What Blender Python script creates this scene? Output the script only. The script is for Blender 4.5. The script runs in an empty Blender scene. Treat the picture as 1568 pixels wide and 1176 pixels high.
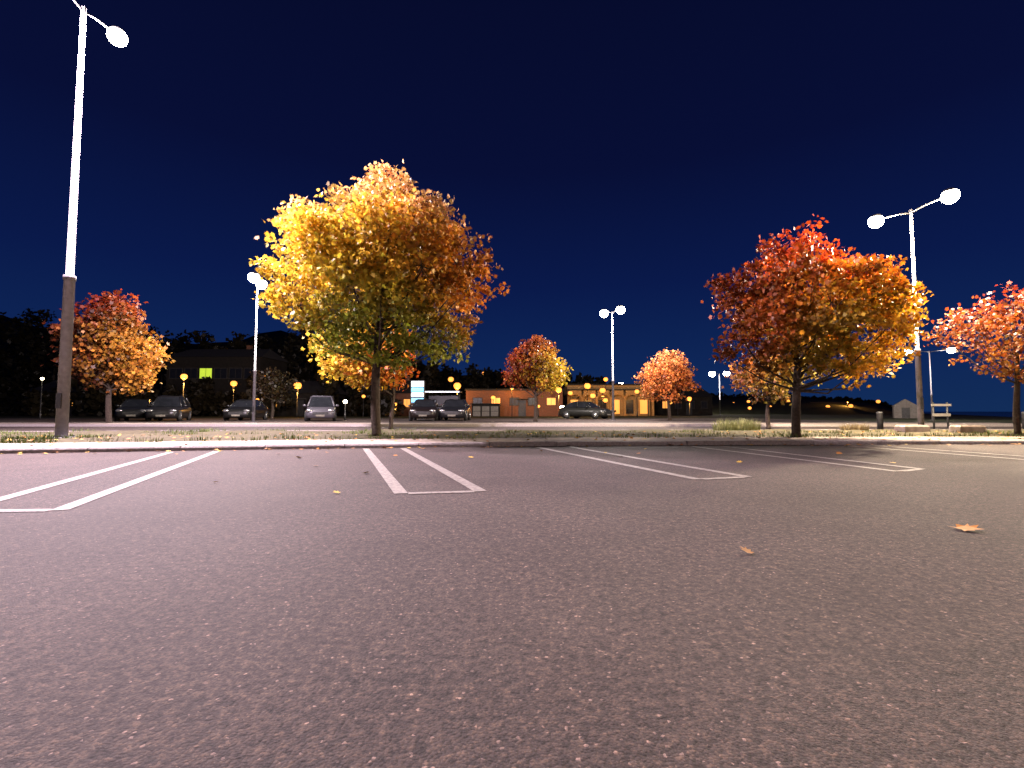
import bpy, math, numpy as np
from mathutils import Vector
rng=np.random.default_rng(7)
S=bpy.context.scene
S.view_settings.view_transform='Standard'
S.view_settings.look='None'
S.view_settings.exposure=0
KH=.08   # kerb height
# ---------------------------------------------------------------- materials
def newmat(name):
    m=bpy.data.materials.new(name); m.use_nodes=True
    nt=m.node_tree; b=nt.nodes['Principled BSDF']; return m,nt,b
def N(nt,t,**kw):
    n=nt.nodes.new(t)
    for k,v in kw.items():
        if hasattr(n,k): setattr(n,k,v)
        else: n.inputs[k].default_value=v
    return n
def ramp(nt,stops,interp='LINEAR'):
    r=nt.nodes.new('ShaderNodeValToRGB'); r.color_ramp.interpolation=interp
    e=r.color_ramp.elements
    while len(e)<len(stops): e.new(0.5)
    for i,(p,c) in enumerate(stops):
        e[i].position=p; e[i].color=(*c,1) if len(c)==3 else c
    return r
def mat_noise(name,c1,c2,scale=6,rough=.8,metal=0,bump=.0,detail=6,spec=.3):
    m,nt,b=newmat(name)
    tc=N(nt,'ShaderNodeTexCoord'); n=N(nt,'ShaderNodeTexNoise'); n.inputs['Scale'].default_value=scale; n.inputs['Detail'].default_value=detail
    nt.links.new(tc.outputs['Object'],n.inputs['Vector'])
    r=ramp(nt,[(.3,c1),(.7,c2)]); nt.links.new(n.outputs['Fac'],r.inputs['Fac'])
    nt.links.new(r.outputs['Color'],b.inputs['Base Color'])
    b.inputs['Roughness'].default_value=rough; b.inputs['Metallic'].default_value=metal
    b.inputs['Specular IOR Level'].default_value=spec
    if bump:
        bp=N(nt,'ShaderNodeBump'); bp.inputs['Strength'].default_value=bump; bp.inputs['Distance'].default_value=.02
        nt.links.new(n.outputs['Fac'],bp.inputs['Height']); nt.links.new(bp.outputs['Normal'],b.inputs['Normal'])
    return m
def mat_emit(name,col,strength):
    m,nt,b=newmat(name)
    b.inputs['Base Color'].default_value=(*col,1)
    b.inputs['Emission Color'].default_value=(*col,1); b.inputs['Emission Strength'].default_value=strength
    m.cycles.emission_sampling='NONE'
    return m
def asphalt_nodes(nt):
    tc=N(nt,'ShaderNodeTexCoord')
    big=N(nt,'ShaderNodeTexNoise'); big.inputs['Scale'].default_value=.5; big.inputs['Detail'].default_value=7; big.inputs['Roughness'].default_value=.7
    mid=N(nt,'ShaderNodeTexNoise'); mid.inputs['Scale'].default_value=38; mid.inputs['Detail'].default_value=6; mid.inputs['Roughness'].default_value=.8
    fine=N(nt,'ShaderNodeTexVoronoi'); fine.inputs['Scale'].default_value=160
    for n in (big,mid,fine): nt.links.new(tc.outputs['Object'],n.inputs['Vector'])
    rb=ramp(nt,[(.3,(.030,.0228,.0222)),(.7,(.056,.043,.0415))]); nt.links.new(big.outputs['Fac'],rb.inputs['Fac'])
    rm=ramp(nt,[(.34,(.36,.36,.38)),(.5,(1,1,1)),(.65,(1.95,1.8,1.55))]); nt.links.new(mid.outputs['Fac'],rm.inputs['Fac'])
    mx=N(nt,'ShaderNodeMix',data_type='RGBA',blend_type='MULTIPLY'); mx.inputs[0].default_value=1
    nt.links.new(rb.outputs['Color'],mx.inputs[6]); nt.links.new(rm.outputs['Color'],mx.inputs[7])
    sep=N(nt,'ShaderNodeSeparateColor'); nt.links.new(fine.outputs['Color'],sep.inputs[0])
    rs=ramp(nt,[(0,(.6,.6,.62)),(.5,(1,1,1)),(.9,(1.3,1.22,1.1)),(.985,(1.7,1.55,1.35)),(.998,(4.0,3.7,3.4))]); nt.links.new(sep.outputs[0],rs.inputs['Fac'])
    mx2=N(nt,'ShaderNodeMix',data_type='RGBA',blend_type='MULTIPLY'); mx2.inputs[0].default_value=1
    nt.links.new(mx.outputs[2],mx2.inputs[6]); nt.links.new(rs.outputs['Color'],mx2.inputs[7])
    bp=N(nt,'ShaderNodeBump'); bp.inputs['Strength'].default_value=.6; bp.inputs['Distance'].default_value=.005
    add=N(nt,'ShaderNodeMath',operation='SUBTRACT'); nt.links.new(mid.outputs['Fac'],add.inputs[0])
    sc=N(nt,'ShaderNodeMath',operation='MULTIPLY'); nt.links.new(fine.outputs['Distance'],sc.inputs[0]); sc.inputs[1].default_value=.6
    nt.links.new(sc.outputs[0],add.inputs[1]); nt.links.new(add.outputs[0],bp.inputs['Height'])
    return tc,mx2,bp,mid
def mat_asphalt():
    m,nt,b=newmat('asphalt'); tc,mx,bp,_=asphalt_nodes(nt)
    nt.links.new(mx.outputs[2],b.inputs['Base Color']); nt.links.new(bp.outputs['Normal'],b.inputs['Normal'])
    b.inputs['Roughness'].default_value=.85; b.inputs['Specular IOR Level'].default_value=.22
    return m
def mat_paint():
    m,nt,b=newmat('worn_white_paint'); tc,mx,bp,mid=asphalt_nodes(nt)
    w=N(nt,'ShaderNodeTexNoise'); w.inputs['Scale'].default_value=22; w.inputs['Detail'].default_value=8; w.inputs['Roughness'].default_value=.8
    nt.links.new(tc.outputs['Object'],w.inputs['Vector'])
    r=ramp(nt,[(.38,(0,0,0)),(.54,(1,1,1))]); nt.links.new(w.outputs['Fac'],r.inputs['Fac'])
    m2=N(nt,'ShaderNodeMath',operation='MULTIPLY_ADD'); nt.links.new(r.outputs['Color'],m2.inputs[0]); m2.inputs[1].default_value=.68; m2.inputs[2].default_value=.14
    x=N(nt,'ShaderNodeMix',data_type='RGBA'); nt.links.new(m2.outputs[0],x.inputs[0])
    nt.links.new(mx.outputs[2],x.inputs[6]); x.inputs[7].default_value=(.24,.215,.185,1)
    nt.links.new(x.outputs[2],b.inputs['Base Color']); nt.links.new(bp.outputs['Normal'],b.inputs['Normal'])
    b.inputs['Roughness'].default_value=.7
    return m
def mat_leaf():
    m,nt,b=newmat('leaf')
    a=N(nt,'ShaderNodeAttribute'); a.attribute_name='Col'
    nt.links.new(a.outputs['Color'],b.inputs['Base Color']); b.inputs['Roughness'].default_value=.5
    b.inputs['Specular IOR Level'].default_value=.3
    t=N(nt,'ShaderNodeBsdfTranslucent'); nt.links.new(a.outputs['Color'],t.inputs['Color'])
    mx=N(nt,'ShaderNodeMixShader'); mx.inputs[0].default_value=.32
    out=[n for n in nt.nodes if n.type=='OUTPUT_MATERIAL'][0]
    nt.links.new(b.outputs[0],mx.inputs[1]); nt.links.new(t.outputs[0],mx.inputs[2]); nt.links.new(mx.outputs[0],out.inputs[0])
    return m
def mat_brick(name,c1,c2,mortar,scale=3):
    m,nt,b=newmat(name); tc=N(nt,'ShaderNodeTexCoord'); mp=N(nt,'ShaderNodeMapping'); mp.inputs['Rotation'].default_value=(math.radians(90),0,0)
    nt.links.new(tc.outputs['Object'],mp.inputs['Vector'])
    n=N(nt,'ShaderNodeTexBrick'); n.inputs['Scale'].default_value=scale; n.inputs['Color1'].default_value=(*c1,1); n.inputs['Color2'].default_value=(*c2,1); n.inputs['Mortar'].default_value=(*mortar,1)
    nt.links.new(mp.outputs[0],n.inputs['Vector']); nt.links.new(n.outputs['Color'],b.inputs['Base Color']); b.inputs['Roughness'].default_value=.9
    return m
ASPH=mat_asphalt(); PAINT=mat_paint(); LEAF=mat_leaf()
CONC=mat_noise('concrete',(.16,.13,.11),(.34,.28,.24),scale=5,bump=.3,rough=.9)
KERB=mat_noise('granite_kerb',(.19,.17,.165),(.33,.29,.28),scale=25,bump=.3,rough=.85)
SOIL=mat_noise('soil',(.028,.022,.014),(.07,.06,.028),scale=7,bump=.8,rough=1)
GRASSG=mat_noise('grass_ground',(.012,.015,.007),(.03,.033,.014),scale=3,bump=.5,rough=1,spec=.1)
BARK=mat_noise('bark',(.022,.016,.011),(.055,.04,.03),scale=18,bump=.8,rough=.95)
POLE=mat_noise('galvanised_steel',(.13,.125,.135),(.20,.19,.205),scale=12,rough=.55,metal=.25,bump=.03)
DARKM=mat_noise('dark_metal',(.02,.02,.02),(.045,.045,.045),scale=8,rough=.5,metal=.4)
TIRE=mat_noise('tyre_rubber',(.012,.012,.012),(.03,.03,.03),scale=20,rough=.9)
GLASS=mat_noise('car_glass',(.008,.009,.011),(.015,.016,.02),scale=2,rough=.08,spec=.8)
CHROME=mat_noise('headlamp_chrome',(.3,.3,.3),(.45,.45,.45),scale=30,rough=.25,metal=.8)
LAMPE=mat_emit('lamp_bowl_white',(1,.93,.78),60)
WARME=mat_emit('lamp_globe_sodium',(1,.34,.055),2.1)
WINE=mat_emit('lit_window_warm',(1,.42,.08),.9)
WINC=mat_emit('lit_window_green',(.55,.75,.05),.8)
WIND=mat_noise('unlit_window',(.006,.006,.008),(.012,.013,.015),scale=3,rough=.3,spec=.3)
ROOF=mat_noise('roof_felt',(.010,.009,.009),(.02,.018,.016),scale=6,rough=.9,bump=.3)
BRICK=mat_brick('brick_wall',(.15,.05,.02),(.10,.034,.014),(.09,.06,.04))
RENDER=mat_noise('yellow_render',(.20,.12,.045),(.32,.20,.08),scale=5,rough=.9)
WOODW=mat_noise('pale_painted_wood',(.12,.11,.09),(.18,.16,.14),scale=7,rough=.8)
GREYW=mat_noise('grey_wall',(.010,.009,.008),(.02,.017,.014),scale=3,rough=.95,spec=.1)
TRIM=mat_noise('window_trim',(.025,.022,.02),(.04,.036,.03),scale=10,rough=.8)

# ---------------------------------------------------------------- mesh helper
class M:
    def __init__(s): s.v=[]; s.f=[]; s.m=[]; s.sm=[]; s.mats=[]
    def mi(s,mat):
        if mat not in s.mats: s.mats.append(mat)
        return s.mats.index(mat)
    def add(s,vs,fs,mat,smooth=False):
        o=len(s.v); i=s.mi(mat); s.v.extend([tuple(map(float,q)) for q in vs])
        for f in fs: s.f.append([o+k for k in f]); s.m.append(i); s.sm.append(smooth)
    def box(s,c,d,mat,rz=0,ins=0):
        cx,cy,cz=c; dx,dy,dz=[q/2 for q in d]; vs=[]
        for z,k in ((-dz,1),(dz,1-ins)):
            for x,y in ((-dx,-dy),(dx,-dy),(dx,dy),(-dx,dy)):
                x*=k;y*=k
                vs.append((cx+x*math.cos(rz)-y*math.sin(rz),cy+x*math.sin(rz)+y*math.cos(rz),cz+z))
        s.add(vs,[(3,2,1,0),(4,5,6,7),(0,1,5,4),(1,2,6,5),(2,3,7,6),(3,0,4,7)],mat)
    def tube(s,pts,rad,mat,seg=8):
        pts=[Vector(p) for p in pts]; vs=[];fs=[]
        n=len(pts); prev=None
        for i,p in enumerate(pts):
            t=(pts[min(i+1,n-1)]-pts[max(i-1,0)]).normalized()
            if prev is None:
                a=Vector((1,0,0)) if abs(t.x)<.8 else Vector((0,1,0))
            else: a=prev
            u=(a-t*a.dot(t)).normalized(); prev=u; w=t.cross(u)
            for k in range(seg):
                an=2*math.pi*k/seg; vs.append(p+(u*math.cos(an)+w*math.sin(an))*rad[i])
        for i in range(n-1):
            for k in range(seg):
                a=i*seg+k;b=i*seg+(k+1)%seg; fs.append((a,b,b+seg,a+seg))
        fs.append(tuple(range(seg))[::-1]); fs.append(tuple(range((n-1)*seg,n*seg)))
        s.add(vs,fs,mat,True)
    def ell(s,c,r,mat,rz=0,nu=14,nv=8,lo=-90,hi=90):
        vs=[];fs=[]
        for j in range(nv+1):
            la=math.radians(lo+(hi-lo)*j/nv)
            for i in range(nu):
                lo_=2*math.pi*i/nu
                x=math.cos(la)*math.cos(lo_)*r[0];y=math.cos(la)*math.sin(lo_)*r[1];z=math.sin(la)*r[2]
                vs.append((c[0]+x*math.cos(rz)-y*math.sin(rz),c[1]+x*math.sin(rz)+y*math.cos(rz),c[2]+z))
        for j in range(nv):
            for i in range(nu):
                a=j*nu+i;b=j*nu+(i+1)%nu; fs.append((a,b,b+nu,a+nu))
        s.add(vs,fs,mat,True)
    def build(s,name,loc=(0,0,0),rz=0,parent=None):
        me=bpy.data.meshes.new(name); me.from_pydata(s.v,[],s.f)
        for m in s.mats: me.materials.append(m)
        me.polygons.foreach_set('material_index',s.m); me.polygons.foreach_set('use_smooth',s.sm); me.update()
        o=bpy.data.objects.new(name,me); S.collection.objects.link(o); o.location=loc; o.rotation_euler=(0,0,rz)
        if parent: o.parent=parent
        return o
def empty(name,loc=(0,0,0),rz=0):
    e=bpy.data.objects.new(name,None); S.collection.objects.link(e); e.location=loc; e.rotation_euler=(0,0,rz); e.empty_display_size=.3; return e
def point(name,loc,power,col,rad=.12,parent=None,kind='POINT'):
    l=bpy.data.lights.new(name,kind); l.energy=power; l.color=col
    if kind=='POINT': l.shadow_soft_size=rad
    else: l.shape='DISK'; l.size=rad*2
    o=bpy.data.objects.new(name,l); S.collection.objects.link(o); o.location=loc
    if parent: o.parent=parent
    return o

# ---------------------------------------------------------------- ground, lot, island
g=M(); g.add([(-3000,-3000,0),(3000,-3000,0),(3000,3000,0),(-3000,3000,0)],[(0,1,2,3)],GRASSG); g.build('ground')
KP=np.array([(-60,-2.5),(-40,1.0),(-20,4.2),(-12,6.0),(-7.5,7.06),(-4.6,7.75),(-1.85,8.3),(1.0,8.7),(4,8.95),(9.2,9.1),(14,9.1),(22,9.2)])
xs=np.concatenate([np.arange(-60,-14,2),np.arange(-14,22.01,.5)])
ky=np.interp(xs,KP[:,0],KP[:,1]); ky=np.convolve(np.pad(ky,3,mode='edge'),np.ones(7)/7,'valid')
BP=np.array([(-60,7),(-40,10),(-20,12.5),(-12,13.6),(0,14.2),(10,14.6),(22,14.8)])
by=np.interp(xs,BP[:,0],BP[:,1])
def strip(m,x,y0,y1,z0,z1,mat):
    vs=[(a,b,z0) for a,b in zip(x,y0)]+[(a,b,z1) for a,b in zip(x,y1)]; n=len(x)
    m.add(vs,[(i,i+1,n+i+1,n+i) for i in range(n-1)],mat)
m=M(); strip(m,xs,np.full(len(xs),-70.),ky+.02,.004,.004,ASPH); m.build('parking_lot')
m=M(); strip(m,xs,by-.02,np.full(len(xs),19.8),.004,.004,ASPH); m.build('road')
m=M(); strip(m,xs,np.full(len(xs),22.4),np.full(len(xs),44.),.004,.004,ASPH); m.build('far_parking_lot')
xk=np.arange(-40,22,1.2)
def kerbrun(m,xk,fy,flip=1,h=KH,w=.16):
    for a in xk:
        x0,x1=a+.006,a+1.194; y0,y1=fy(x0),fy(x1); j=rng.normal(0,.003); hh=h+rng.normal(0,.003)
        prof=[(0,0),(0.012,hh-.03),(.03,hh-.006),(.05,hh),(w,hh),(w,0)]
        vs=[(x0,y0+flip*p+j,z) for p,z in prof]+[(x1,y1+flip*p+j,z) for p,z in prof]; n=len(prof)
        fs=[(i,i+n,i+n+1,i+1) if flip>0 else (i,i+1,i+n+1,i+n) for i in range(n-1)]+[tuple(range(n)),tuple(range(2*n-1,n-1,-1))]
        m.add(vs,fs,KERB)
fk=lambda x: float(np.interp(x,xs,ky)); fb=lambda x: float(np.interp(x,xs,by))
m=M(); kerbrun(m,xk,fk); kerbrun(m,xk,fb,-1)
m.build('kerb')
m=M(); strip(m,xs,ky+.16,ky+1.5,KH-.006,KH-.006,CONC); m.build('pavement')
m=M()
nx=len(xs); rows=8; vs=[];fs=[]
for j in range(rows+1):
    t=j/rows
    for i,x in enumerate(xs):
        y=(ky[i]+1.5)*(1-t)+(by[i]-.16)*t; vs.append((x,y,KH-.012+(0 if j in(0,rows) else .03+.02*math.sin(x*1.7+j)+rng.normal(0,.01))))
for j in range(rows):
    for i in range(nx-1): a=j*nx+i; fs.append((a,a+1,a+1+nx,a+nx))
m.add(vs,fs,SOIL,True); m.build('planting_bed')
m=M(); xx=np.arange(-60,23,2.)
strip(m,xx,np.full(len(xx),19.8),np.full(len(xx),19.8),0,.1,KERB)
strip(m,xx,np.full(len(xx),19.8),np.full(len(xx),22.4),.1,.1,CONC)
strip(m,xx,np.full(len(xx),22.4),np.full(len(xx),22.4),.1,0,KERB)
m.build('sidewalk')
mw,nt,b=newmat('sea_water'); b.inputs['Base Color'].default_value=(.004,.008,.02,1); b.inputs['Roughness'].default_value=.25
tc=N(nt,'ShaderNodeTexCoord'); n=N(nt,'ShaderNodeTexNoise'); n.inputs['Scale'].default_value=1.2; n.inputs['Detail'].default_value=5
nt.links.new(tc.outputs['Object'],n.inputs['Vector']); bp=N(nt,'ShaderNodeBump'); bp.inputs['Strength'].default_value=.6; bp.inputs['Distance'].default_value=.2
nt.links.new(n.outputs['Fac'],bp.inputs['Height']); nt.links.new(bp.outputs['Normal'],b.inputs['Normal'])
m=M(); m.add([(25,16,.02),(2900,16,.02),(2900,2900,.02),(2100,2900,.02),(150,180,.02),(60,60,.02)],[(0,1,2,3,4,5)],mw); m.build('water')

# stall markings : hairpin pairs
m=M()
def line(p,q,w=.1,z=.008):
    p=np.array(p);q=np.array(q);d=(q-p)/np.linalg.norm(q-p);n=np.array([-d[1],d[0]])*w/2
    m.add([(*(p-n),z),(*(q-n),z),(*(q+n),z),(*(p+n),z)],[(0,1,2,3)],PAINT)
pairs=[((-3.42,3.02),(-2.82,3.05),(-5.15,7.35),(-4.55,7.5)),
       ((-.83,3.66),(-.24,3.76),(-2.42,8.05),(-1.83,8.15)),
       ((1.68,4.42),(2.22,4.58),(.42,8.4),(.98,8.5)),
       ((3.95,5.0),(4.38,5.2),(3.15,8.6),(3.7,8.68)),
       ((6.6,5.9),(7.15,6.05),(6.0,8.7),(6.55,8.75)),
       ((-6.05,2.2),(-5.5,2.4),(-7.9,6.6),(-7.3,6.75))]
for a,b_,c,d in pairs:
    line(a,c);line(b_,d)
    a=np.array(a);b_=np.array(b_); dd=(b_-a)/np.linalg.norm(b_-a)
    line(a+dd*.052,b_-dd*.052,.08)
m.build('parking_stall_markings')

# ---------------------------------------------------------------- lamps
def street_lamp(x,y,h,arm,r0=.1,bowl=.2,power=0,col=(1,.88,.82),z0=KH,arms=(1,-1),down=0):
    e=empty('street_lamp',(x,y,z0)); H=h-z0; m=M()
    m.tube([(0,0,0),(0,0,.03)],[r0*2.0,r0*2.0],POLE,16)
    for k in range(4):
        a=k*math.pi/2+.78; m.tube([(math.cos(a)*r0*1.6,math.sin(a)*r0*1.6,.03),(math.cos(a)*r0*1.6,math.sin(a)*r0*1.6,.07)],[.014,.014],DARKM,6)
    cz=H*.36
    m.tube([(0,0,.03),(0,0,cz-.05),(0,0,cz-.045),(0,0,cz+.05),(0,0,cz+.06),(0,0,H)],[r0*.88,r0*.78,r0*.9,r0*.9,r0*.58,r0*.38],POLE,16)
    m.box((0,-r0*.86,.75),(r0*.9,.02,.3),DARKM)
    m.build('pole',parent=e); m=M(); g=M()
    ang=math.atan2(arm[1],arm[0])
    for s in arms:
        ex,ey=arm[0]*s,arm[1]*s
        m.tube([(0,0,H-.1),(ex*.3,ey*.3,H-.02),(ex*.8,ey*.8,H+.02)],[.022,.02,.018],DARKM,8)
        m.ell((ex,ey,H+bowl*.38),(bowl*.58,bowl*.58,bowl*.38),DARKM,ang,lo=0,hi=90)
        g.ell((ex,ey,H+.0),(bowl*.7,bowl*.7,bowl*.7),LAMPE,ang,lo=-90,hi=34,nu=20,nv=12)
        if power: point('lamp_light',(ex,ey,H-.03-bowl*.75-.16),power,col,.12,e)
        if down: point('lamp_reflector',(ex,ey,H-.03-bowl*.75-.32),down,col,.15,e,'AREA')
    m.build('lamp_heads',parent=e); g.build('lamp_bowls',parent=e)
    return e
street_lamp(-9.0,9.7,9.1,(0.05,.8),r0=.115,bowl=.27,power=15500,col=(1,.79,.92),down=460)
street_lamp(10.54,12.5,5.95,(.32,-.8),r0=.075,bowl=.26,power=8000,col=(1,.80,.56))
street_lamp(-14.4,27,8.0,(.15,-.7),r0=.1,bowl=.42,power=4800,z0=0)
street_lamp(6.9,33,7.5,(.45,-.6),r0=.1,bowl=.42,power=4800,z0=0)
street_lamp(40.4,94,8.0,(1.2,-.5),r0=.14,bowl=.8,power=2500,z0=0)
street_lamp(29.5,34,4.9,(1.1,-.5),r0=.07,bowl=.32,power=700,z0=0)
street_lamp(28.0,130,8.0,(1.2,-.5),r0=.14,bowl=.8,z0=0)
street_lamp(5.0,-9.0,9.0,(.8,.1),r0=.115,bowl=.24,power=1700,col=(1,.72,.58),z0=.004)
def town_lamp(x,y,h,r=.3,power=0,mat=WARME,col=(1,.45,.09)):
    e=empty('post_lamp',(x,y,0)); m=M(); r*=1.1
    m.tube([(0,0,0),(0,0,.5),(0,0,.52),(0,0,h-r)],[.07,.06,.04,.035],DARKM,8)
    m.ell((0,0,h+r*.72),(r*.5,r*.5,r*.35),DARKM,lo=0,hi=90,nu=10,nv=3); m.tube([(0,0,h-r*1.15),(0,0,h-r*.85)],[r*.3,r*.4],DARKM,8)
    m.build('post',parent=e); g=M(); g.ell((0,0,h),(r,r,r*.9),mat,nu=12,nv=6); g.build('globe',parent=e)
    if power: point('lamp_light',(0,0,h-r-.25),power,col,.15,e)
for a in [(-27.2,40,3.5,.24,500),(-31.7,55,3.8,.32,300),(-42.7,70,4.4,.3),(-22.2,50,3.3,.36,500),(-19.8,69,3.0,.28),(-6.8,60,3.8,.42,700),(-9.5,75,5.6,.4),
          (-2.3,59,2.3,.25),(5.6,58,3.2,.34,500),(10.3,66,4.1,.4),(9.2,55,2.4,.28),(12,64,3.4,.36),(-5.8,99,8.4,.36),(48,120,2.9,.6),(39.8,110,2.7,.55,900),(71,150,2.5,.6),(106,140,3.5,.5),(22,60,2.2,.26,300),(17,52,1.6,.2),(-46,60,3.2,.26),(84,120,2.0,.45),
          (-36,66,1.6,.2),(-24,62,1.7,.2),(-14,58,1.5,.2,250),(11.6,60,2.0,.28),(8.2,68,3.2,.3),(13.4,69,5.2,.3),(31,100,2.6,.45),(58,128,2.3,.45),(64,120,1.7,.4,1000),(77,118,1.8,.4,700),(92,135,2.4,.45),(54,110,1.4,.35),(36,90,1.7,.3),(-52,62,1.9,.2),(-33,64,5.4,.22),
          (15,58,3.0,.26),(-1,75,5.6,.26),(4,78,5.2,.28),(20,85,4.6,.3),(26,76,3.2,.3),(44,125,5.0,.4),(66,135,3.4,.4),(98,140,1.8,.45),(-49,66,4.6,.2),(-12,64,2.6,.24),(-10,57,1.3,.18),(3,55,1.2,.18),(7.3,54,1.4,.2),
          (-30,57,2.0,.18),(-39,58,1.5,.17),(-17.5,57,2.4,.2),(-55,66,3.4,.2),(70,128,4.0,.35),(50,135,3.4,.35),(80,140,3.6,.4)]:
    town_lamp(*a)
WHE=mat_emit('lamp_globe_white',(1,.8,.5),30)
town_lamp(5.2,50,.95,.28,150,WHE,(1,.7,.35)); town_lamp(-12.4,36,1.35,.14,0,WHE); town_lamp(-37,38,3.2,.1,0,WHE)
for q in [(18.5,75,3.0,.22),(24,90,3.4,.25),(60,150,3.2,.3),(33,120,4.6,.28),(-16,60,2.2,.14)]: town_lamp(*q,0,WHE)

# ---------------------------------------------------------------- trees
MAPLE=[(0,1),(.16,.55),(.52,.72),(.42,.34),(.95,.3),(.5,-.02),(.6,-.42),(.12,-.3),(0,-.75),(-.12,-.3),(-.6,-.42),(-.5,-.02),(-.95,.3),(-.42,.34),(-.52,.72),(-.16,.55)]
DIAM=[(0,1),(.62,.1),(0,-.8),(-.62,.1)]
PENT=[(0,1),(.35,.3),(.9,.15),(.35,-.7),(-.35,-.7),(-.9,.15),(-.35,.3)]
def leaves(name,C,col,size,tmpl,parent=None,mat=None,up=.35):
    n=len(C); T=np.array(tmpl); k=len(T)
    nrm=rng.normal(size=(n,3)); nrm/=np.linalg.norm(nrm,axis=1)[:,None]; nrm[:,2]+=up; nrm/=np.linalg.norm(nrm,axis=1)[:,None]
    a=rng.normal(size=(n,3)); u=np.cross(nrm,a); u/=np.linalg.norm(u,axis=1)[:,None]; w=np.cross(nrm,u)
    sz=size*rng.uniform(.6,1.25,n)
    V=C[:,None,:]+sz[:,None,None]*.5*(T[None,:,0,None]*u[:,None,:]+T[None,:,1,None]*w[:,None,:]-(.25*np.abs(T[:,0])**1.3)[None,:,None]*nrm[:,None,:])
    me=bpy.data.meshes.new(name); me.vertices.add(n*k); me.vertices.foreach_set('co',V.reshape(-1).astype(np.float32))
    me.loops.add(n*k); me.loops.foreach_set('vertex_index',np.arange(n*k,dtype=np.int32))
    me.polygons.add(n); me.polygons.foreach_set('loop_start',(np.arange(n)*k).astype(np.int32))
    me.update(calc_edges=True)
    ca=me.color_attributes.new('Col','FLOAT_COLOR','POINT')
    cc=np.ones((n,k,4),np.float32); cc[:,:,:3]=col[:,None,:]; ca.data.foreach_set('color',cc.reshape(-1))
    me.materials.append(mat or LEAF); o=bpy.data.objects.new(name,me); S.collection.objects.link(o)
    if parent: o.parent=parent
    return o
def mixc(a,b,t): t=np.clip(t,0,1)[:,None]; return np.array(a)[None]*(1-t)+np.array(b)[None]*t
YEL=(.64,.43,.035);GOLD=(.60,.28,.02);ORG=(.56,.12,.01);RED=(.36,.03,.010);GRN=(.13,.15,.02);OLV=(.22,.17,.02);PINK=(.70,.38,.17);BRN=(.18,.06,.012)
def vary(c,P,s=.25):
    n=len(P)
    return np.clip(c*rng.uniform(1-s*1.6,1+s,n)[:,None]*rng.uniform(.85,1.15,(n,3)),0.003,.8)
def tree(x,y,z0,trunk_r,fork,blobs,colfn,leaf,ncl,per,tmpl,seed=0,spread=.17,lean=0,bare=0,name='maple_tree'):
    e=empty(name,(x,y,z0)); r=np.random.default_rng(seed); m=M()
    top=max(b[2] for b in blobs)
    pts=[];rad=[];nt_=9
    for i in range(nt_):
        t=i/(nt_-1); z=t*top*.86; pts.append((lean*t+.04*math.sin(t*7+seed),.04*math.cos(t*6+seed),z)); rad.append(trunk_r*(1.25 if i==0 else 1)*(1-t)**.8+.012)
    pts.insert(1,(pts[0][0],pts[0][1],.12)); rad.insert(1,trunk_r)
    m.tube(pts,rad,BARK,10)
    P=[];K=[]
    for (bx,by_,bz,br) in blobs:
        c=np.array((bx,by_,bz)); zs=max(fork,bz-.55*math.hypot(bx,by_)-.6*br-.2); zs=min(zs,top*.8)
        s0=np.array((lean*zs/(top*.86),0,zs)); mid=s0*.5+c*.5+np.array((0,0,.12*np.linalg.norm(c-s0)))*(-1)+r.normal(0,.06,3)
        rr=trunk_r*.42*(1-.6*zs/top); m.tube([s0,s0*.7+mid*.3,mid,c],[rr,rr*.8,rr*.55,rr*.25],BARK,6)
        nc=max(6,int(ncl*br*br))
        d=r.normal(size=(nc,3)); d/=np.linalg.norm(d,axis=1)[:,None]
        rad_=br*(r.uniform(.2,1.05,nc)**.5); cc=c+d*rad_[:,None]*np.array((1,1,.9))
        # a few shoots stick out of the crown
        sh=r.uniform(size=nc)<.07; cc[sh]+=d[sh]*np.array((.8,.7,1.0))*.24
        for q in cc[::max(1,int(3-bare*2))]:
            k=c+(q-c)*.35+r.normal(0,.05,3); m.tube([c,k,q],[rr*.22,rr*.13,.004],BARK,4)
        keep=cc
        if bare: keep=cc[r.uniform(size=nc)>bare*np.clip((cc[:,2]-blobs[0][2]+.3),0,1)]
        q=np.repeat(keep,per,axis=0)+r.normal(0,spread,(len(keep)*per,3))*np.array((1,1,.62)); P.append(q)
        K.append(np.repeat(r.uniform(.5,1.3,len(keep))*r.uniform(.72,1.15),per))
    m.build('trunk_and_limbs',parent=e); P=np.concatenate(P); K=np.concatenate(K)
    leaves('crown',P,colfn(P)*K[:,None],leaf,tmpl,e)
    return e
hb=[(0.15,0,5.6,.38),(-.05,.1,5.15,.56),(-.45,.5,4.75,.56),(.68,-.4,4.95,.5),(-1.62,.1,5.0,.34),(-1.5,-.3,4.42,.6),(1.12,.3,4.82,.5),(1.2,-.2,4.35,.55),(1.65,0,3.8,.58),(2.15,.2,3.85,.32),(1.95,-.3,3.15,.5),
    (-1.85,0,3.75,.58),(-2.42,.3,3.75,.24),(-2.2,.1,3.05,.36),(-1.65,-.2,2.8,.5),(-1.0,-.9,3.7,.8),(.2,-1.2,3.9,.9),(1.1,-1.0,3.4,.78),(.1,1.2,4.0,1.1),(-1,.9,3.5,.9),(1.1,1.0,3.3,.9),
    (-.3,-.5,2.8,.8),(-1.15,.1,2.4,.58),(.9,.1,2.35,.6),(1.55,.2,2.3,.5),(0,.3,2.3,.6),(-.5,-.7,4.45,.65),(0.4,-.2,4.2,1.0),(-.7,0,4.2,.9),(.35,-1.1,2.9,.65),(1.45,-.1,1.85,.38),(.4,-.2,1.8,.45),(-.6,-.1,1.95,.4),(-.9,-1.4,4.0,.42),(.6,-1.5,4.4,.4),(1.5,-1.2,3.9,.4),(-.2,-1.5,3.2,.42)]
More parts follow.
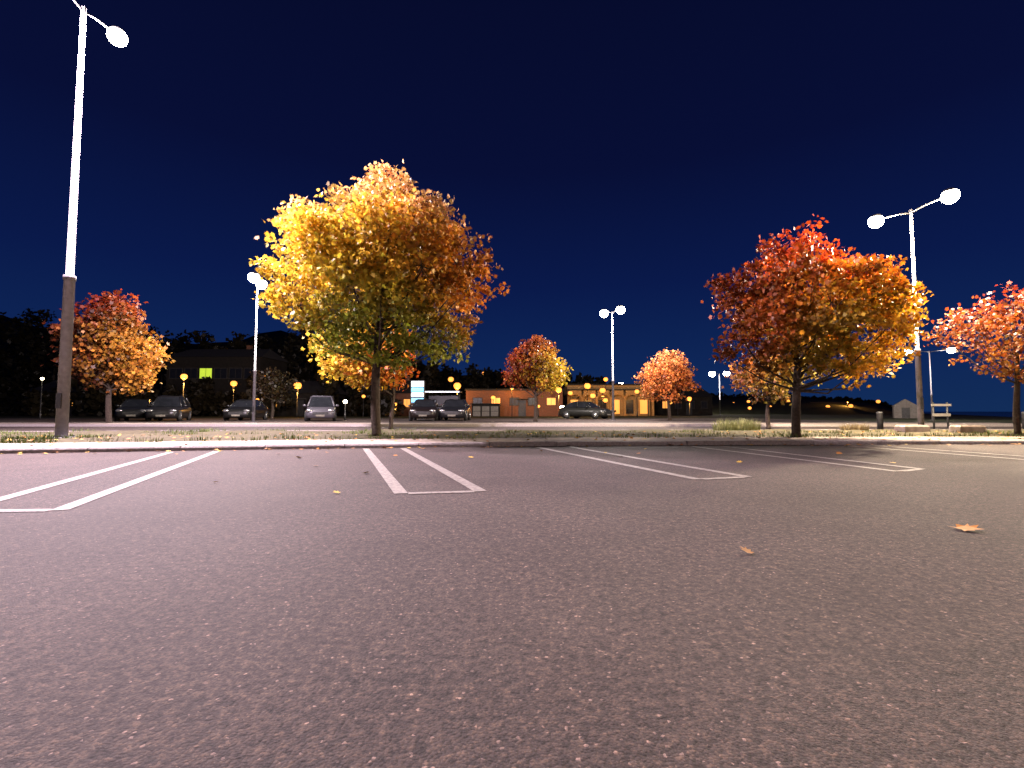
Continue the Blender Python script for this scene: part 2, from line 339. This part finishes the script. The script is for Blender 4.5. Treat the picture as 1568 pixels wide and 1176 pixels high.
def hc(P):
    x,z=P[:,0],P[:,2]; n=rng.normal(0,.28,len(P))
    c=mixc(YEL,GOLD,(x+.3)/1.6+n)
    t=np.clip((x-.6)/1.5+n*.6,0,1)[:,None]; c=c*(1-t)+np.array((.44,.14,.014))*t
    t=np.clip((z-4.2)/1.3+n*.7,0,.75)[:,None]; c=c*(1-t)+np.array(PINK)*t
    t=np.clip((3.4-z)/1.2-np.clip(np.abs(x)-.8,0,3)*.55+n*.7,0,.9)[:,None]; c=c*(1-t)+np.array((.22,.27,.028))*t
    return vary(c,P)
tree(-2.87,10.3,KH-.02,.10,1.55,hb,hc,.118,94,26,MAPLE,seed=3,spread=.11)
rb=[(.5,0,4.4,.26),(.3,0,3.95,.48),(-.15,.3,3.6,.56),(-.45,0,4.05,.24),(1.0,0,3.6,.54),(-.8,0,3.35,.5),(-1.15,.2,2.9,.42),(-1.55,0,3.3,.18),(1.5,.1,3.2,.53),(1.95,0,2.85,.43),(2.55,.1,2.95,.25),(2.05,-.2,2.25,.42),(1.5,.1,1.85,.46),
    (-1.2,0,2.2,.4),(-.7,-.5,2.2,.6),(.2,-.9,2.7,.8),(1.0,-.8,2.8,.75),(.2,.9,2.8,.9),(1.1,.8,2.6,.8),(.3,-.2,2.0,.7),(.9,-.3,1.7,.5),(-.4,.2,1.7,.5),(2.2,.2,1.75,.28),(-.6,-.5,2.9,.65),(-1.4,.1,1.7,.25),(1.2,0,1.35,.3),(.6,-1.3,3.2,.4),(1.6,-.9,2.5,.4),(-.3,-1.2,3.3,.35)]
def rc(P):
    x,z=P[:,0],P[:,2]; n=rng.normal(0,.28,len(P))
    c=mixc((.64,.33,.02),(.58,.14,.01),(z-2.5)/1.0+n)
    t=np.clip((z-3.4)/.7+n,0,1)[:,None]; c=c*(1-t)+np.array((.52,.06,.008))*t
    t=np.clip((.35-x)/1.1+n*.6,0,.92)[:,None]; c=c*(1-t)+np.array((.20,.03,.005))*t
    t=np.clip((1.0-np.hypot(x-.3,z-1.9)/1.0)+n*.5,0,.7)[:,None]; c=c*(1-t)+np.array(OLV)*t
    return vary(c,P)
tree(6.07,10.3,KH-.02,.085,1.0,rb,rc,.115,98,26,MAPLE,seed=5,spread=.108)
fb_=[(0,0,3.0,.6),(.3,0,3.35,.4),(-.7,.1,2.75,.5),(-1.2,0,2.55,.42),(-1.65,.1,2.35,.26),(.8,0,2.9,.6),(1.4,0,2.5,.5),(-.6,-.5,2.2,.6),(.2,-.7,2.4,.7),(.9,-.3,2.1,.6),(0,.7,2.4,.7),(-.3,0,1.75,.5),(.6,.2,1.6,.4),(-.1,0,1.4,.25)]
def frc(P):
    n=rng.normal(0,.4,len(P)); c=mixc((.42,.10,.02),(.32,.035,.008),(P[:,2]-2.4)+n); t=np.clip((2.0-P[:,2])*.8+n,0,.6)[:,None]; return .62*vary(c*(1-t)+np.array(GOLD)*t,P)
tree(11.5,11.0,KH-.02,.06,1.2,fb_,frc,.11,66,15,MAPLE,seed=11,bare=.85,spread=.11)
def autoblobs(w,zb,zt,seed,n=22,point=.35,offx=0):
    r=np.random.default_rng(seed); bl=[]; zc=(zb+zt)/2; hz=(zt-zb)/2
    for i in range(n):
        t=(i+.5)/n; z=-1+2*t; prof=math.sqrt(max(.05,1-abs(z+point*.25)**2.2))*(1-point*max(0,z)); a=i*2.4+r.uniform(-.3,.3)
        R=w/2*prof*r.uniform(.35,.85); br=w*.15*r.uniform(.75,1.3)
        bl.append((offx+math.cos(a)*R,math.sin(a)*R,zc+z*(hz-br*.8),br))
    bl.append((offx,0,zc,w*.24)); bl.append((offx,0,zt-w*.12,w*.12)); return bl
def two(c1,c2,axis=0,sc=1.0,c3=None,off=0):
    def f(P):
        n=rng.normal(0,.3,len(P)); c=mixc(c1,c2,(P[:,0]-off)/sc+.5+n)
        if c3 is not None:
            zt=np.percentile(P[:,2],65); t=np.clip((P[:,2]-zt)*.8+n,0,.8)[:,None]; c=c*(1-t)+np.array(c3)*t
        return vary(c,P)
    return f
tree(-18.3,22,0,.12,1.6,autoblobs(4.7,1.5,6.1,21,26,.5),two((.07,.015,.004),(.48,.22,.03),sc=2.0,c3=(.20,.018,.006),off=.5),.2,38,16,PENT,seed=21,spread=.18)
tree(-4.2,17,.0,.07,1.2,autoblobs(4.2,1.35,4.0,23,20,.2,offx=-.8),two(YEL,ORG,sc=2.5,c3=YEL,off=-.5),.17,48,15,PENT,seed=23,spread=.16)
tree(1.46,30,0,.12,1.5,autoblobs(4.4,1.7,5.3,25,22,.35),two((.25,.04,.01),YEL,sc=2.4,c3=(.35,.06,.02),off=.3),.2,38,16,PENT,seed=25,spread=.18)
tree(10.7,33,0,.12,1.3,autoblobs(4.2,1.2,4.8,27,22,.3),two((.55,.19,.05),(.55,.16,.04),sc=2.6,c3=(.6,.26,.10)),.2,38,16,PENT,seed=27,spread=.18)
tree(9.0,17,0,.07,1.0,autoblobs(3.0,.9,2.8,29,14,.2),two(BRN,OLV,sc=2,c3=(.25,.07,.01)),.16,46,13,PENT,seed=29,spread=.16)
tree(-19.8,40,0,.12,1.5,autoblobs(4,1.2,4.2,31,14,.2),two((.04,.02,.008),(.04,.03,.01),sc=2),.28,18,10,DIAM,seed=31,spread=.3)

# distant mass of trees on the hill
pts=[];cols=[]; r=np.random.default_rng(99)
prof_x=[-1.6,-1.06,-.93,-.8,-.65,-.57,-.48,-.4,-.32,-.24,-.18,-.12,-.03,.06,.15,.22,.30,.42,.55,.68,.76,.80]
prof_h=[.215,.212,.208,.17,.172,.155,.19,.185,.165,.14,.115,.09,.092,.078,.072,.06,.042,.040,.036,.032,.022,.006]
u=-1.6
trunks=M()
while u<.79:
    h=float(np.interp(u,prof_x,prof_h)); D=r.uniform(76,98) if u<.3 else r.uniform(150,200)
    H=h*D*r.uniform(.86,1.04)+.6; w=min(H*.75,9)*r.uniform(.8,1.1); x=u*D
    nb=16
    for k in range(nb):
        t=k/(nb-1); z=H*(.12+.8*t); R=w/2*math.sqrt(max(.08,1-(2*t-.75)**2 if t>.3 else .8)); a=r.uniform(0,6.28)
        c=np.array((x+math.cos(a)*R*r.uniform(0,.9),D+math.sin(a)*R,z)); br=w*.17
        q=r.normal(size=(50,3)); q/=np.linalg.norm(q,axis=1)[:,None]; q=c+q*br*(r.uniform(.3,1.15,(50,1))); pts.append(q)
        cols.append(np.tile(np.array((.014,.011,.005))*r.uniform(.5,1.5),(50,1)))
    trunks.tube([(x,D,0),(x,D,H*.5)],[.25,.12],BARK,6)
    u+=w*.38/D
# shrubs and young trees standing in front of the houses on the left
for i in range(26):
    x=r.uniform(-62,-12); D=r.uniform(58,64); H=r.uniform(3,6.5) if x<-22 else r.uniform(2,4)
    if -37.5<x/D*66<-34: continue
    for k in range(8):
        c=np.array((x+r.normal(0,.9),D+r.normal(0,.6),H*(.25+.7*k/8))); q=r.normal(size=(45,3)); q/=np.linalg.norm(q,axis=1)[:,None]; q=c+q*(1.25-.09*k)*r.uniform(.3,1.1,(45,1)); pts.append(q); cols.append(np.tile(np.array((.018,.014,.006))*r.uniform(.5,1.5),(45,1)))
P=np.concatenate(pts); o=leaves('distant_trees',P,np.concatenate(cols),.95,DIAM); trunks.build('distant_tree_trunks',parent=o)
pts=[];r=np.random.default_rng(12)
for i in range(300):
    u=r.uniform(-1.4,.72); D=r.uniform(71,76) if u<.25 else r.uniform(140,150); c=np.array((u*D,D,r.uniform(.3,1.8)))
    q=r.normal(size=(30,3))*np.array((1.6,1,.8)); pts.append(c+q)
P=np.concatenate(pts); leaves('hedge',P,np.tile(np.array((.02,.018,.008)),(len(P),1)),.8,DIAM)
m=M(); us=np.linspace(-2.2,.84,70); vs=[];fs=[];Ds=[100,125,150,190,260]; ks=[0,.55,.8,.9,.6]
for D,k in zip(Ds,ks):
    for uu in us:
        h=float(np.interp(uu,prof_x,prof_h)); vs.append((uu*D,D,-.05+h*D*k*(1+.08*math.sin(uu*23+D)) ))
n=len(us)
for j in range(len(Ds)-1):
    for i in range(n-1): a=j*n+i; fs.append((a,a+1,a+1+n,a+n))
m.add(vs,fs,GRASSG,True); m.build('hill')

# ---------------------------------------------------------------- buildings
def windows(m,x0,x1,n,yf,z,w,h,lit,dark=WIND):
    for i in range(n):
        cx=x0+(i+.5)*(x1-x0)/n; t=.07
        m.box((cx,yf-.03,z+h/2+t/2),(w+2*t,.07,t),TRIM); m.box((cx,yf-.04,z-h/2-t/2),(w+2*t+.1,.1,t),TRIM)
        m.box((cx-w/2-t/2,yf-.03,z),(t,.07,h),TRIM); m.box((cx+w/2+t/2,yf-.03,z),(t,.07,h),TRIM)
        m.box((cx,yf-.01,z),(w,.03,h),lit[i%len(lit)] if lit[i%len(lit)] else dark)
        m.box((cx,yf-.035,z),(.04,.03,h),TRIM)
def house(name,x,y,w,d,h,wall,roofh,rows,lit,overhang=.3,door=True,ww=.9,wh=1.1,chim=True):
    e=empty(name,(x,y,0)); m=M(); m.box((0,0,h/2),(w,d,h),wall); m.build('walls',parent=e)
    m=M()
    if roofh>0:
        W=w/2+overhang;Dd=d/2+overhang
        m.add([(-W,-Dd,h),(W,-Dd,h),(W,Dd,h),(-W,Dd,h),(-W*.86,0,h+roofh),(W*.86,0,h+roofh)],[(0,1,5,4),(2,3,4,5),(1,2,5),(3,0,4),(3,2,1,0)],ROOF)
        if chim: m.box((w*.2,.3,h+roofh*.9),(.6,.6,roofh*.9),BRICK)
    else:
        m.box((0,0,h+.11),(w+.3,d+.3,.22),ROOF); m.box((w*.25,0,h+.5),(1.2,1.2,.55),DARKM)
    m.build('roof',parent=e); m=M()
    for (z,n,row) in rows: windows(m,-w/2+.3,w/2-.3,n,-d/2,z,ww,wh,row)
    m.build('windows',parent=e)
    if door:
        m=M(); m.box((w*.08,-d/2-.02,1.02),(.95,.05,2.04),DARKM); m.box((w*.08,-d/2-.3,2.2),(1.5,.6,.08),TRIM); m.build('door',parent=e)
    return e
O=None
house('brick_building',.3,66,12.4,8,3.3,BRICK,0,[(1.9,5,[O,WINE,O,O,WINE])],0,ww=1.1,wh=.9)
m=M()
e=empty('garage_shed',(-3.2,59.8,0)); m.box((0,0,.75),(3.4,2,1.5),GREYW); m.box((0,-.05,1.55),(3.7,2.4,.1),ROOF)
for i in(-1,0,1): m.box((i*1.08,-1.02,.65),(.9,.05,1.2),WOODW); m.box((i*1.08,-1.05,.65),(.9,.02,.05),GREYW)
m.build('shed_body',parent=e)
e=empty('arcade_building',(14,70,0)); m=M(); W=12
m.box((0,2,2.2),(W,4,4.4),RENDER); m.box((0,2,4.5),(W+.5,4.5,.2),ROOF)
for i in range(7):
    cx=-W/2+W*i/6; m.box((cx,-1.2,1.35),(.3,.3,2.7),RENDER)
for i in range(6):
    cx=-W/2+W*(i+.5)/6; vs=[];fs=[]; R=W/12-.15
    for k in range(11):
        a=math.pi*k/10; vs+= [(cx-math.cos(a)*R,-1.35,2.3+math.sin(a)*R*.8),(cx-math.cos(a)*R,-1.35,3.6)]
    for k in range(10): fs.append((2*k,2*k+2,2*k+3,2*k+1))
    m.add(vs,fs,RENDER); m.box((cx,-.04,1.3),(1.1,.06,2.0),[WINE,WIND,WIND,WINE,WIND,WINE][i])
m.box((0,-.68,3.7),(W+.2,1.5,.14),ROOF); m.build('walls_and_arches',parent=e)
house('apartment_building',-41.5,71,13,8,8.2,GREYW,1.6,[(1.7,6,[O]),(5.9,6,[O,O,WINC,O,O,O])],0,ww=1.7,wh=1.4)
house('house',-28,66,8,7,3,GREYW,1.8,[(1.7,4,[WINE,O,O,O])],0)
house('house',-17,72,7,7,3.2,BRICK,2,[(1.8,3,[O,O,WINE])],0)
house('house',28,82,9,7,3,GREYW,1.6,[(1.7,4,[WINE,O,O,O])],0)
house('house',-58,66,9,7,3.1,GREYW,1.9,[(1.7,4,[O,O,WINE,O])],0)
house('boathouse',86,132,11,7,2.2,RENDER,1.0,[(1.2,5,[WINE,O,WINE,O,O])],0,chim=False,door=False)
house('boathouse',62,140,12,7,1.9,BRICK,.9,[(1.1,5,[O,WINE,O])],0,chim=False,door=False)
for (x,y,z,p) in [(0,60,3.4,400),(12,64,2.6,800),(18,64,3,450),(86,124,3,2600),(60,131,3,2000)]:
    e=empty('wall_floodlight',(x,y,z)); m=M(); m.box((0,0,.14),(.5,.22,.12),DARKM,ins=.2); m.ell((0,0,.06),(.22,.12,.12),WARME,lo=-90,hi=20); m.tube([(0,0,-z),(0,0,0.1)],[.05,.04],DARKM,6); m.build('fitting',parent=e)
    point('lamp_light',(0,.1,-.2),p,(1,.46,.09),.1,e)
e=empty('kiosk_hut',(36.5,45,0),-.6); m=M(); m.box((0,0,.55),(1.7,1.6,1.1),WOODW)
m.add([(-.95,-.9,1.1),(.95,-.9,1.1),(.95,.9,1.1),(-.95,.9,1.1),(0,-.9,1.75),(0,.9,1.75)],[(0,4,5,3),(1,2,5,4),(0,1,4),(2,3,5),(3,2,1,0)],WOODW)
m.box((0,-.81,.5),(.6,.04,.95),DARKM); m.build('hut_body',parent=e)
SGW=mat_emit('sign_white',(.85,.95,1),4); SGB=mat_emit('sign_blue',(.15,.5,.85),1.2)
e=empty('illuminated_sign',(-7.8,40,0)); m=M(); m.tube([(-.35,0,0),(-.35,0,1.3)],[.06,.05],DARKM); m.tube([(.35,0,0),(.35,0,1.3)],[.06,.05],DARKM)
m.box((0,0,2.2),(1.15,.2,1.95),DARKM)
for z,mt,hh in ((2.9,SGW,.42),(2.42,SGB,.34),(2.0,SGW,.3),(1.55,SGB,.36)): m.box((0,-.115,z),(1.0,.03,hh),mt)
m.build('sign_cabinet',parent=e)
e=empty('bus_shelter',(-5.9,41,0)); m=M()
for sx in(-1.4,1.4):
    for sy in(-.5,.5): m.tube([(sx,sy,0),(sx,sy,2.2)],[.04,.04],DARKM,6)
m.box((0,0,2.26),(3.2,1.4,.1),DARKM); m.box((0,-.715,2.26),(3.0,.03,.10),mat_emit('strip_light',(.85,.9,1),1.0)); m.box((0,.5,1.2),(2.7,.03,1.6),WIND); m.box((0,.2,.45),(2.2,.35,.05),WOODW); m.build('shelter_frame',parent=e)

# ---------------------------------------------------------------- cars
def car(x,y,rz,c,suv=False):
    pm=mat_noise('car_paint',tuple(q*.9 for q in c),c,scale=2,rough=.3,spec=.5,metal=.2)
    e=empty('parked_car',(x,y,.004),rz); m=M(); h=1.62 if suv else 1.42
    secs=[(-2.2,.62,.30,.62),(-2.12,.80,.22,.72),(-1.75,.88,.2,.84),(-.9,.90,.2,.92),(0,.91,.2,.95),(1.2,.91,.2,.97),(1.9,.88,.22,.98),(2.15,.80,.26,.93),(2.2,.68,.36,.82)]
    prof=lambda w,a,b:[(-w*.93,a),(-w,a+(b-a)*.35),(-w*.99,a+(b-a)*.7),(-w*.90,b-.03),(-w*.7,b),(w*.7,b),(w*.90,b-.03),(w*.99,a+(b-a)*.7),(w,a+(b-a)*.35),(w*.93,a)]
    vs=[];fs=[]
    for (yy,w,a,b) in secs: vs+=[(px,yy,pz) for px,pz in prof(w,a,b)]
    k=10
    for i in range(len(secs)-1):
        for j in range(k): a=i*k+j;b=i*k+(j+1)%k; fs.append((a,b,b+k,a+k))
    fs.append(tuple(range(k))[::-1]); fs.append(tuple(range(len(vs)-k,len(vs)))); m.add(vs,fs,pm,True); m.build('body',parent=e)
    m=M(); yb=(-1.0,1.95 if suv else 1.7); yt=(-.35,1.6 if suv else 1.0)
    lo=[(-.80,yb[0],.93),(.80,yb[0],.93),(.82,0.3,.95),(.78,yb[1],.96),(-.78,yb[1],.96),(-.82,.3,.95)]
    hi=[(-.60,yt[0],h-.05),(.60,yt[0],h-.05),(.63,.4,h),(.58,yt[1],h-.06),(-.58,yt[1],h-.06),(-.63,.4,h)]
    m.add(lo+hi,[(i,(i+1)%6,6+(i+1)%6,6+i) for i in range(6)],GLASS); m.build('windows',parent=e)
    m=M(); top=[(p[0]*1.02,p[1],p[2]) for p in hi]; t2=[(p[0]*.85,p[1]*.9,p[2]+.06) for p in hi]
    m.add(top+t2,[(i,(i+1)%6,6+(i+1)%6,6+i) for i in range(6)]+[tuple(range(6,12))],pm,True)
    for i in range(6): m.tube([lo[i],hi[i]],[.045,.04],pm,6)
    m.build('roof',parent=e); m=M()
    for sx in(-.82,.82):
        for yy in(-1.38,1.35):
            m.tube([(sx-.1,yy,.33),(sx+.1,yy,.33)],[.33,.33],TIRE,18); m.tube([(sx-.11,yy,.33),(sx+.11,yy,.33)],[.2,.2],CHROME,12)
    m.build('wheels',parent=e); m=M()
    tl=mat_noise('tail_lens',(.25,.01,.01),(.35,.02,.02),scale=9,rough=.2)
    for sx in(-.62,.62):
        m.ell((sx,-2.13,.66),(.2,.07,.09),CHROME); m.ell((sx,2.16,.8),(.17,.06,.12),tl)
    m.box((0,-2.19,.5),(.9,.06,.18),DARKM); m.box((0,-2.235,.36),(.5,.02,.11),WOODW); m.box((0,2.21,.55),(.5,.03,.12),WOODW)
    m.ell((-.98,-.72,1.0),(.11,.07,.08),pm); m.ell((.98,-.72,1.0),(.11,.07,.08),pm)
    m.build('lights_and_trim',parent=e)
car(-12.6,32,.35,(.07,.065,.08),True)
car(-25.5,33,.5,(.012,.012,.013)); car(-22.6,32,.4,(.015,.014,.015),True)
car(-5.9,33,.1,(.012,.008,.008)); car(-3.9,33.5,.0,(.010,.010,.012)); car(6.2,41,.9,(.02,.02,.018)); car(-18.6,34,.2,(.008,.008,.008))

# ---------------------------------------------------------------- small things
def block(x,y,sx,sz,seed):
    r=np.random.default_rng(seed); m=M()
    m.box((0,0,sz*.4),(sx,.34,sz*.8),CONC); m.box((0,0,sz*.9),(sx*.995,.335,sz*.2),CONC,ins=.12); m.build('concrete_block',(x,y,KH+.0),r.uniform(-.15,.15))
block(10.05,12.2,.62,.2,1); block(11.35,12.1,.6,.2,2)
e=empty('sign_frame',(15.3,17.3,0)); m=M(); m.tube([(-.25,0,0),(-.25,0,.95)],[.03,.03],DARKM); m.tube([(.25,0,0),(.25,0,.95)],[.03,.03],DARKM)
m.box((0,-.04,.85),(.7,.04,.08),WOODW); m.box((0,-.04,.5),(.62,.04,.1),WOODW); m.build('frame',parent=e)
def bollard(x,y):
    m=M(); m.tube([(0,0,0),(0,0,.55),(0,0,.58),(0,0,.62)],[.09,.09,.1,.06],DARKM,10); m.build('bollard',(x,y,.0))
for q in [(12.6,16.6),(18,17),(20.5,17)]: bollard(*q)
def grass(name,centers,mat,hh,wd=.012):
    m=M(); r=np.random.default_rng(int(hh*100)+len(centers)); vs=[];fs=[]
    for (cx,cy,R,n,z0) in centers:
        for i in range(n):
            a=r.uniform(0,6.28); q=R*math.sqrt(r.uniform()); x=cx+math.cos(a)*q;y=cy+math.sin(a)*q*.7; h=hh*r.uniform(.4,1.1)*(1-.4*q/R); lx,ly=math.cos(a)*h*.5*r.uniform(0,1),math.sin(a)*h*.5*r.uniform(0,1); b=r.uniform(0,3.14); dx,dy=math.cos(b)*wd/2,math.sin(b)*wd/2; o=len(vs)
            vs+=[(x-dx,y-dy,z0),(x+dx,y+dy,z0),(x+dx*.8+lx*.4,y+dy*.8+ly*.4,z0+h*.6),(x-dx*.8+lx*.4,y-dy*.8+ly*.4,z0+h*.6),(x+lx,y+ly,z0+h)]; fs+=[(o,o+1,o+2,o+3),(o+3,o+2,o+4)]
    m.add(vs,fs,mat); m.build(name)
GR=mat_noise('grass_blades',(.05,.085,.018),(.12,.15,.035),scale=4,rough=.8); PG=mat_noise('ornamental_grass_blades',(.14,.16,.06),(.26,.26,.12),scale=4,rough=.8)
Z=KH-.01
grass('grass',[(-9.0,9.4,.35,200,Z),(-8.3,9.6,.45,300,Z),(-9.9,9.3,.6,350,Z),(-9.6,10.2,.7,200,Z),(-8.6,8.6,.5,160,Z),(-4.7,9.9,.35,90,Z),(-2.9,10.3,.3,80,Z),(6.0,10.3,.35,90,Z)]+[(q,fk(q)+rng.uniform(1.35,1.8),.35,45,Z) for q in np.arange(-13,13,.8)]+[(rng.uniform(-14,14),rng.uniform(10.6,13.2),.5,60,Z) for i in range(55)],GR,.14)
grass('ornamental_grass',[(6.15,14.0,.34,500,Z),(6.6,14.0,.34,500,Z),(6.9,14.1,.3,400,Z)],PG,.42)
grass('dry_grass',[(9.3,13.4,.2,260,Z),(9.7,13.5,.2,260,Z)],mat_noise('dry_blades',(.16,.12,.06),(.28,.22,.12),scale=4,rough=.9),.3)
def flat_leaves():
    r=np.random.default_rng(4); L=[(2.36,2.55,.013,.15),(1.02,2.13,.012,.075),(-1.44,4.83,.012,.10),(-1.31,3.67,.012,.08),(-.55,6.45,.012,.11),(-2.8,6.4,.012,.1),(-2.2,5.45,.012,.08),(-1.6,6.7,.012,.1),(4.5,5.75,.012,.1),(4.7,7.0,.012,.1),(-2.55,4.2,.012,.05)]
    for i in range(14): L.append((r.uniform(-6,9),r.uniform(5.0,8.2),.012,r.uniform(.05,.09)))
    for i in range(200):
        x=r.uniform(-13,12); L.append((x,fk(x)-abs(r.normal(0,.18))-.03,.014,r.uniform(.05,.10)))
    for i in range(560):
        x=r.uniform(-13,13); q=r.uniform(.15,3.6); L.append((x,fk(x)+q,KH+(.004 if q<1.5 else .03),r.uniform(.06,.11)))
    m=M()
    lm=[mat_noise('fallen_leaf_orange',(.26,.10,.02),(.38,.17,.03),scale=20,rough=.7),mat_noise('fallen_leaf_brown',(.16,.075,.025),(.28,.13,.045),scale=20,rough=.8),mat_noise('fallen_leaf_yellow',(.4,.26,.04),(.5,.34,.06),scale=20,rough=.7)]
    for idx,(x,y,z,s) in enumerate(L):
        a=r.uniform(0,6.28); tx,ty=r.normal(0,.25,2); vs=[]
        for px,py in MAPLE:
            qx=(px*math.cos(a)-py*math.sin(a))*s/2; qy=(px*math.sin(a)+py*math.cos(a))*s/2
            vs.append((x+qx,y+qy,z+.004+abs(px*py)*s*.14+max(-.006,qx*tx+qy*ty)))
        m.add(vs,[tuple(range(len(vs)))],lm[0] if idx in(0,1) else lm[2] if idx in(2,3) else lm[r.integers(0,3)])
    m.build('fallen_leaves')
flat_leaves()

# ---------------------------------------------------------------- world
w=bpy.data.worlds.new('World'); S.world=w; w.use_nodes=True; nt=w.node_tree
bg=nt.nodes['Background']; tc=N(nt,'ShaderNodeTexCoord'); sp=N(nt,'ShaderNodeSeparateXYZ'); nt.links.new(tc.outputs['Generated'],sp.inputs[0])
r=ramp(nt,[(0,(.0062,.026,.098)),(.10,(.0045,.019,.094)),(.25,(.0030,.010,.068)),(.45,(.0024,.0048,.036)),(.8,(.0018,.003,.020))]); nt.links.new(sp.outputs['Z'],r.inputs['Fac'])
nt.links.new(r.outputs['Color'],bg.inputs['Color']); bg.inputs['Strength'].default_value=1
# ---------------------------------------------------------------- camera
c=bpy.data.cameras.new('camera'); c.lens=17; c.sensor_width=36; c.clip_end=5000; c.clip_start=.05
o=bpy.data.objects.new('camera',c); S.collection.objects.link(o); o.location=(0,0,.62); o.rotation_euler=(math.radians(93.25),0,0); S.camera=o
